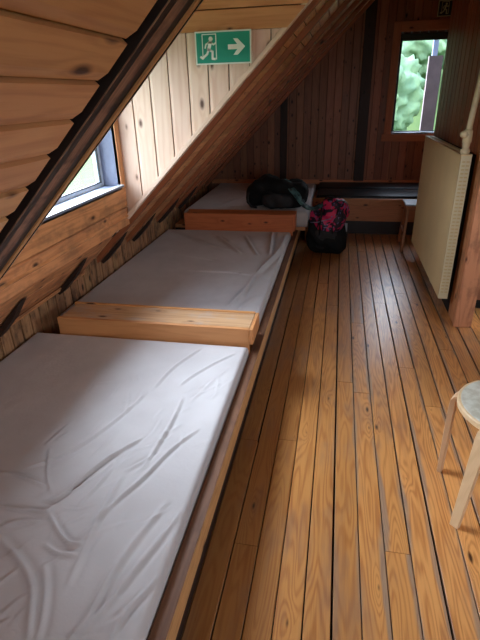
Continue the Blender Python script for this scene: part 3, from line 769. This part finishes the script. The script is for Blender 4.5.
# ------------------------------------------------------------------ exit signs
def poly(bm, pts, O, U, N, z0=0.0, z1=.001, mi=0):
    O, U, N = V(O), V(U), V(N)
    a = [bm.verts.new(O+U*x+ZU*y+N*z0) for x, y in pts]; b = [bm.verts.new(O+U*x+ZU*y+N*z1) for x, y in pts]
    fs = [bm.faces.new(b), bm.faces.new(a[::-1])]
    for i in range(len(pts)): j = (i+1) % len(pts); fs.append(bm.faces.new((a[i], a[j], b[j], b[i])))
    for f in fs: f.material_index = mi
    bmesh.ops.recalc_face_normals(bm, faces=fs)
def strip(p, w):   # polyline to a list of quads
    out = []
    for (a, b) in zip(p, p[1:]):
        dx, dy = b[0]-a[0], b[1]-a[1]; l = math.hypot(dx, dy); nx_, ny_ = -dy/l*w/2, dx/l*w/2; ex, ey = dx/l*w*.3, dy/l*w*.3
        out.append([(a[0]+nx_-ex, a[1]+ny_-ey), (a[0]-nx_-ex, a[1]-ny_-ey), (b[0]-nx_+ex, b[1]-ny_+ey), (b[0]+nx_+ex, b[1]+ny_+ey)])
    return out
def exit_sign(label, O, W, H_, plate, glyph, rot=0.0):
    t = thing('exit_sign', label, 'sign', O)
    U, N = XR, -YU
    bm = newbm(); poly(bm, [(0, 0), (W, 0), (W, H_), (0, H_)], O, U, N, 0, .003)
    obj('sign_board', bm, glyph, t)
    bm = newbm(); e = .0075; poly(bm, [(e, e), (W-e, e), (W-e, H_-e), (e, H_-e)], O, U, N, .003, .0036)
    obj('sign_face', bm, plate, t, label='green face of the exit sign')
    # glyph in a 36 x 19 grid
    sx, sy = W/36, H_/19
    def S(pts): return [(x*sx, y*sy) for x, y in pts]
    fig = newbm(); z = (.0036, .0046)
    door = [[(4.8, 3.3), (4.8, 17.2), (13.6, 17.2), (13.6, 3.0)]]
    for q in strip(door[0], .55): poly(fig, S(q), O, U, N, *z)
    hd = [(10.2+1.35*math.cos(a), 14.6+1.35*math.sin(a)) for a in [2*math.pi*k/18 for k in range(18)]]
    poly(fig, S(hd), O, U, N, *z)
    for pl_, w in (([(9.9, 12.6), (8.7, 8.6)], 2.1), ([(9.6, 12.9), (12.0, 11.4), (13.4, 12.3)], .95), ([(9.2, 12.9), (7.0, 11.6), (6.5, 9.6)], .95),
                   ([(8.9, 8.6), (11.2, 7.4), (11.0, 3.4), (12.6, 3.2)], 1.35), ([(8.7, 8.9), (7.6, 6.2), (4.6, 3.8), (3.4, 4.6)], 1.35)):
        for i, q in enumerate(strip(pl_, w)): poly(fig, S(q), O, U, N, z[0], z[1]+.0001*i)
    obj('running_figure', fig, glyph, t, label='white running figure in a doorway')
    ar = newbm()
    poly(ar, S([(21.2, 8.3), (27.2, 8.3), (24.6, 5.1), (27.4, 5.1), (32.2, 9.7), (27.4, 14.3), (24.6, 14.3), (27.2, 11.1), (21.2, 11.1)]), O, U, N, *z)
    obj('arrow', ar, glyph, t, label='white arrow pointing right')
    return t
exit_sign('green exit sign with running figure and arrow on the pale recess wall', (-.823, 2.952, 1.758), .317, .163, 'green', 'white')
exit_sign('exit sign coloured dark for shade, high on the gable wall beside the far window', (1.035, YB-.006, 2.372), .31, .16, 'green_shade', 'lume')

# ------------------------------------------------------------------ bags
def blob(c, d, seed=0.0, pw=2.6, n=.045, freq=6.0, sub=5, taper=0.0, flat=True, fold=.012):
    bm = newbm(); bmesh.ops.create_icosphere(bm, subdivisions=sub, radius=1)
    for v in bm.verts:
        p = v.co; k = (abs(p.x)**pw+abs(p.y)**pw+abs(p.z)**pw)**(-1/pw); q = p*k
        sc = 1+taper*q.z
        w = V((q.x*d[0]*sc, q.y*d[1]*sc, q.z*d[2]))
        nn = noise.noise(w*freq+V((seed, seed*2, 0)))*n
        a = noise.noise(V((w.x*9+w.z*6, w.y*9-w.z*4, seed+3)))
        nn += fold*(1-abs(a)*2.5)
        w += q.normalized()*nn
        if flat and w.z < -d[2]*.94: w.z = -d[2]*.94
        v.co = V(c)+w
    return bm
t = thing('backpack', 'black backpack lying on the far mattress behind the reddish headrest box', 'backpack', (-.66, 5.28, .46))
B0 = (-.635, 5.30, .615)
obj('body', blob(B0, (.31, .175, .145), 2.0, 3.0, .11, 5.0, fold=.016), 'bag_black', t, smooth=True)
obj('front_pocket', blob((-.62, 5.15, .56), (.17, .055, .08), 5.0, 2.6, .02, 6, 4, flat=False), 'bag_grey', t, smooth=True)
bm = newbm(); tube(bm, [(-.86, 5.2, .64), (-.915, 5.17, .66), (-.945, 5.14, .62), (-.94, 5.12, .55), (-.90, 5.12, .50), (-.84, 5.13, .49)], .016, 8, flat=.5)
obj('shoulder_strap', bm, 'strap', t, smooth=True)
bm = newbm(); tube(bm, [(-.80, 5.17, .665), (-.70, 5.12, .66), (-.60, 5.10, .60), (-.52, 5.105, .52)], .012, 8, flat=.5)
obj('shoulder_strap', bm, 'strap', t, smooth=True)
bm = newbm(); tube(bm, [(-.78, 5.20, .685), (-.66, 5.16, .69), (-.55, 5.15, .655), (-.47, 5.15, .60)], .004, 6)
obj('zip', bm, 'zip', t, smooth=True)

# teal jacket sleeve trailing from the backpack over the mattress corner
def cloth_strip(path, widths, thick=.018, seed=0.0, nw=10):
    bm = newbm(); path = [V(p) for p in path]
    # resample
    pts = []
    for i in range(len(path)-1):
        p0 = path[max(i-1, 0)]; p1 = path[i]; p2 = path[i+1]; p3 = path[min(i+2, len(path)-1)]
        for k in range(8):
            s = k/8; pts.append(.5*((2*p1)+(p2-p0)*s+(2*p0-5*p1+4*p2-p3)*s*s+(3*p1-p0-3*p2+p3)*s**3))
    pts.append(path[-1]); rings = []; n = len(pts); seg = 20
    for i, p in enumerate(pts):
        s = i/(n-1)*(len(widths)-1); k = min(int(s), len(widths)-2); w = widths[k]*(1-(s-k))+widths[k+1]*(s-k)
        d = (pts[min(i+1, n-1)]-pts[max(i-1, 0)]).normalized(); W = d.cross(ZU).normalized(); T = W.cross(d)
        ring = []
        for a in range(seg):
            an = 2*math.pi*a/seg; q = p+W*math.cos(an)*w+T*math.sin(an)*thick
            q += T*noise.noise(V((an*1.6, i*.22, seed)))*.018*(1 if math.sin(an) > 0 else .3)
            ring.append(bm.verts.new(q))
        rings.append(ring)
    for A, B in zip(rings, rings[1:]):
        for a in range(seg): bm.faces.new((A[a], A[(a+1) % seg], B[(a+1) % seg], B[a]))
    bm.faces.new(rings[0][::-1]); bm.faces.new(rings[-1]); bmesh.ops.recalc_face_normals(bm, faces=bm.faces[:])
    return bm
o = obj('jacket', cloth_strip([(-.60, 5.28, .755), (-.52, 5.20, .735), (-.43, 5.13, .66), (-.36, 5.10, .56), (-.29, 5.08, .505), (-.21, 5.07, .50), (-.13, 5.08, .54)], [.05, .065, .06, .055, .05, .045, .03], .016, 1.0), 'teal', smooth=True, label='dark teal jacket draped from the black backpack over the mattress corner', cat='jacket')

t = thing('rucksack', 'black and bright pink patterned rucksack standing on the floor against the platform', 'backpack', (-.10, 5.22, 0))
obj('body', blob((-.08, 5.19, .19), (.200, .125, .195), 7.0, 3.8, .05, 6, fold=.014), 'bag_black', t, smooth=True)
obj('lid', blob((-.06, 5.19, .415), (.185, .135, .155), 11.0, 2.4, .08, 6, fold=.018, flat=False, taper=-.15), 'pink', t, smooth=True, label='pink patterned top')
obj('front_pocket', blob((-.08, 5.085, .175), (.13, .035, .11), 13.0, 3.0, .015, 6, 4, flat=False), 'bag_grey', t, smooth=True)
for pth in ([(-.15, 5.08, .53), (-.14, 5.042, .46), (-.15, 5.042, .36), (-.15, 5.05, .22)], [(.03, 5.08, .53), (.02, 5.042, .46), (-.01, 5.042, .36), (-.02, 5.05, .22)]):
    bm = newbm(); tube(bm, pth, .013, 8, flat=.4); obj('strap', bm, 'strap', t, smooth=True)
bm = newbm(); tube(bm, [(-.13, 5.18, .555), (-.10, 5.16, .60), (-.05, 5.15, .612), (-.01, 5.16, .60), (.01, 5.18, .555)], .011, 8, flat=.6); obj('grab_handle', bm, 'strap', t, smooth=True)
bm = newbm(); tube(bm, [(-.26, 5.12, .34), (-.18, 5.055, .36), (-.06, 5.04, .40), (.05, 5.055, .41), (.12, 5.12, .40)], .005, 6); obj('zip', bm, 'zip', t, smooth=True)
bm = newbm(); box(bm, .105, .135, 5.115, 5.13, .25, .34, 'z'); obj('side_tag', bm, 'tag_grey', t, bevel=.004)

# ------------------------------------------------------------------ outdoors
def terrain(name, x0, x1, y0, y1, n, f, mat, label):
    bm = newbm(); vs = [[bm.verts.new((x0+(x1-x0)*i/n, y0+(y1-y0)*j/n, f(x0+(x1-x0)*i/n, y0+(y1-y0)*j/n))) for j in range(n+1)] for i in range(n+1)]
    for i in range(n):
        for j in range(n): bm.faces.new((vs[i][j], vs[i+1][j], vs[i+1][j+1], vs[i][j+1]))
    return struct(name, bm, mat, label, smooth=True, cat='ground')
def hf(x, y):
    z = -3.0+max(0, y-14)*.42*min(1, max(0, (x+14)/12))+max(0, -x-40)*.16
    return z+noise.noise(V((x*.05, y*.05, 0)))*1.5*min(1, max(0, (abs(x)+abs(y)-10)/20))
terrain('ground', -160, 120, -90, 120, 90, hf, 'grass', 'green meadow rising into a hillside outside the windows')
tr0 = thing('tree', 'leafy tree on the hillside seen through the far window', 'tree', (0, 0, 0), 'trees on the hillside')
bm = newbm(); bmesh.ops.create_icosphere(bm, subdivisions=5, radius=1)
for v in bm.verts:
    p = v.co.copy(); v.co = V((p.x*2.2, p.y*2.2, p.z*2.3+3.4))*1.0+p*(noise.noise(p*2.3)*.8+noise.noise(p*6)*.5+noise.noise(p*15)*.3)
obj('foliage', bm, 'leaf', tr0, smooth=True)
bm = newbm(); tube(bm, [(0, 0, -.6), (.05, 0, .8), (0, .05, 2.2)], [.2, .16, .12], 8); obj('trunk', bm, 'bark', tr0, smooth=True)
ch0 = [o for o in COL.objects if o.parent is tr0]
rt = random.Random(5); spots = []
for row, y in enumerate((19, 23.5, 28.5, 34, 40, 47)):
    for k in range(3):
        spots.append((y*.085+k*4.4*(.8+.01*y)+(row % 2)*1.9-.6+rt.uniform(-.3, .3), y+rt.uniform(-.5, .5)))
for i, (x, y) in enumerate(spots):
    if i == 0: r_ = tr0
    else:
        r_ = tr0.copy(); COL.objects.link(r_)
        for c in ch0:
            d_ = c.copy(); COL.objects.link(d_); d_.parent = r_
    r_.location = (x, y, hf(x, y)-.1); r_.rotation_euler.z = rt.uniform(0, 6.28); s = rt.uniform(.55, .68)*(.8+.01*y); r_.scale = (s, s, s)
t = thing('outdoor_post', 'weathered board post standing outside the far window', 'post', (1.18, 7.5, -3))
bm = newbm(); box(bm, 1.09, 1.262, 7.46, 7.54, -3.2, 2.0, 'z'); obj('board', bm, 'outpost', t)
bm = newbm(); box(bm, 1.135, 1.20, 7.545, 7.60, -3.2, 3.4, 'z'); obj('post', bm, 'outpale', t, label='pale blue upright behind the board')

# ------------------------------------------------------------------ light
w = bpy.data.worlds.new('sky'); scene.world = w; w.use_nodes = True
nt = w.node_tree; bg = nt.nodes['Background']
tc = nt.nodes.new('ShaderNodeTexCoord'); sp = nt.nodes.new('ShaderNodeSeparateXYZ'); nt.links.new(tc.outputs['Generated'], sp.inputs[0])
cr = nt.nodes.new('ShaderNodeValToRGB'); nt.links.new(sp.outputs[2], cr.inputs[0])
cr.color_ramp.elements[0].color = (.86, .93, 1.0, 1); cr.color_ramp.elements[1].color = (.62, .76, 1.0, 1)
nt.links.new(cr.outputs[0], bg.inputs[0]); bg.inputs[1].default_value = 7.0
def portal(loc, rot, sx, sy):
    l = bpy.data.lights.new('sky portal', 'AREA'); l.shape = 'RECTANGLE'; l.size = sx; l.size_y = sy; l.cycles.is_portal = True
    o = bpy.data.objects.new('sky_portal', l); COL.objects.link(o); o.location = loc; o.rotation_euler = rot
H2 = math.pi/2
portal((FX-.17, (WY0+WY1)/2, (WZ0+WZ1)/2), (0, -H2, 0), WZ1-WZ0, WY1-WY0)
portal(((GX0+GX1)/2, YB+.12, (GZ0+GZ1)/2), (-H2, 0, 0), GX1-GX0, GZ1-GZ0)
portal((R2+.13, (ry0+ry1)/2, (rz0+rz1)/2), (0, H2, 0), rz1-rz0, ry1-ry0)
portal(((rx0+rx1)/2, -1.75, (sz0+sz1)/2), (H2, 0, 0), rx1-rx0, sz1-sz0)
def sun(direction, strength, angle, col):
    l = bpy.data.lights.new('sun', 'SUN'); l.energy = strength; l.angle = math.radians(angle); l.color = col
    o = bpy.data.objects.new('sun', l); COL.objects.link(o)
    o.rotation_euler = V(direction).to_track_quat('-Z', 'Y').to_euler(); o.location = (0, 0, 10)
sun((.58, -.40, -.71), 17.5, 55, (.74, .86, 1.0))

# ------------------------------------------------------------------ camera
f_, pt, yw, rl = 475.18, .442167, .204358, -.0277395
cyw, syw = math.cos(yw), math.sin(yw)
fw = V((-syw*math.cos(pt), cyw*math.cos(pt), -math.sin(pt))); r0 = V((cyw, syw, 0)); u0 = r0.cross(fw)
r_ = r0*math.cos(rl)+u0*math.sin(rl); u_ = -r0*math.sin(rl)+u0*math.cos(rl)
cam = bpy.data.cameras.new('camera'); co = bpy.data.objects.new('camera', cam); COL.objects.link(co)
cam.sensor_fit = 'VERTICAL'; cam.sensor_height = 24; cam.lens = 24*f_/640; cam.clip_start = .02; cam.clip_end = 500
co.matrix_world = Matrix(((r_.x, u_.x, -fw.x, 0), (r_.y, u_.y, -fw.y, 0), (r_.z, u_.z, -fw.z, 1.6), (0, 0, 0, 1)))
scene.camera = co
vs_ = scene.view_settings; vs_.view_transform = 'Standard'; vs_.look = 'None'; vs_.gamma = 1; vs_.use_curve_mapping = False
vs_.exposure = 0.68
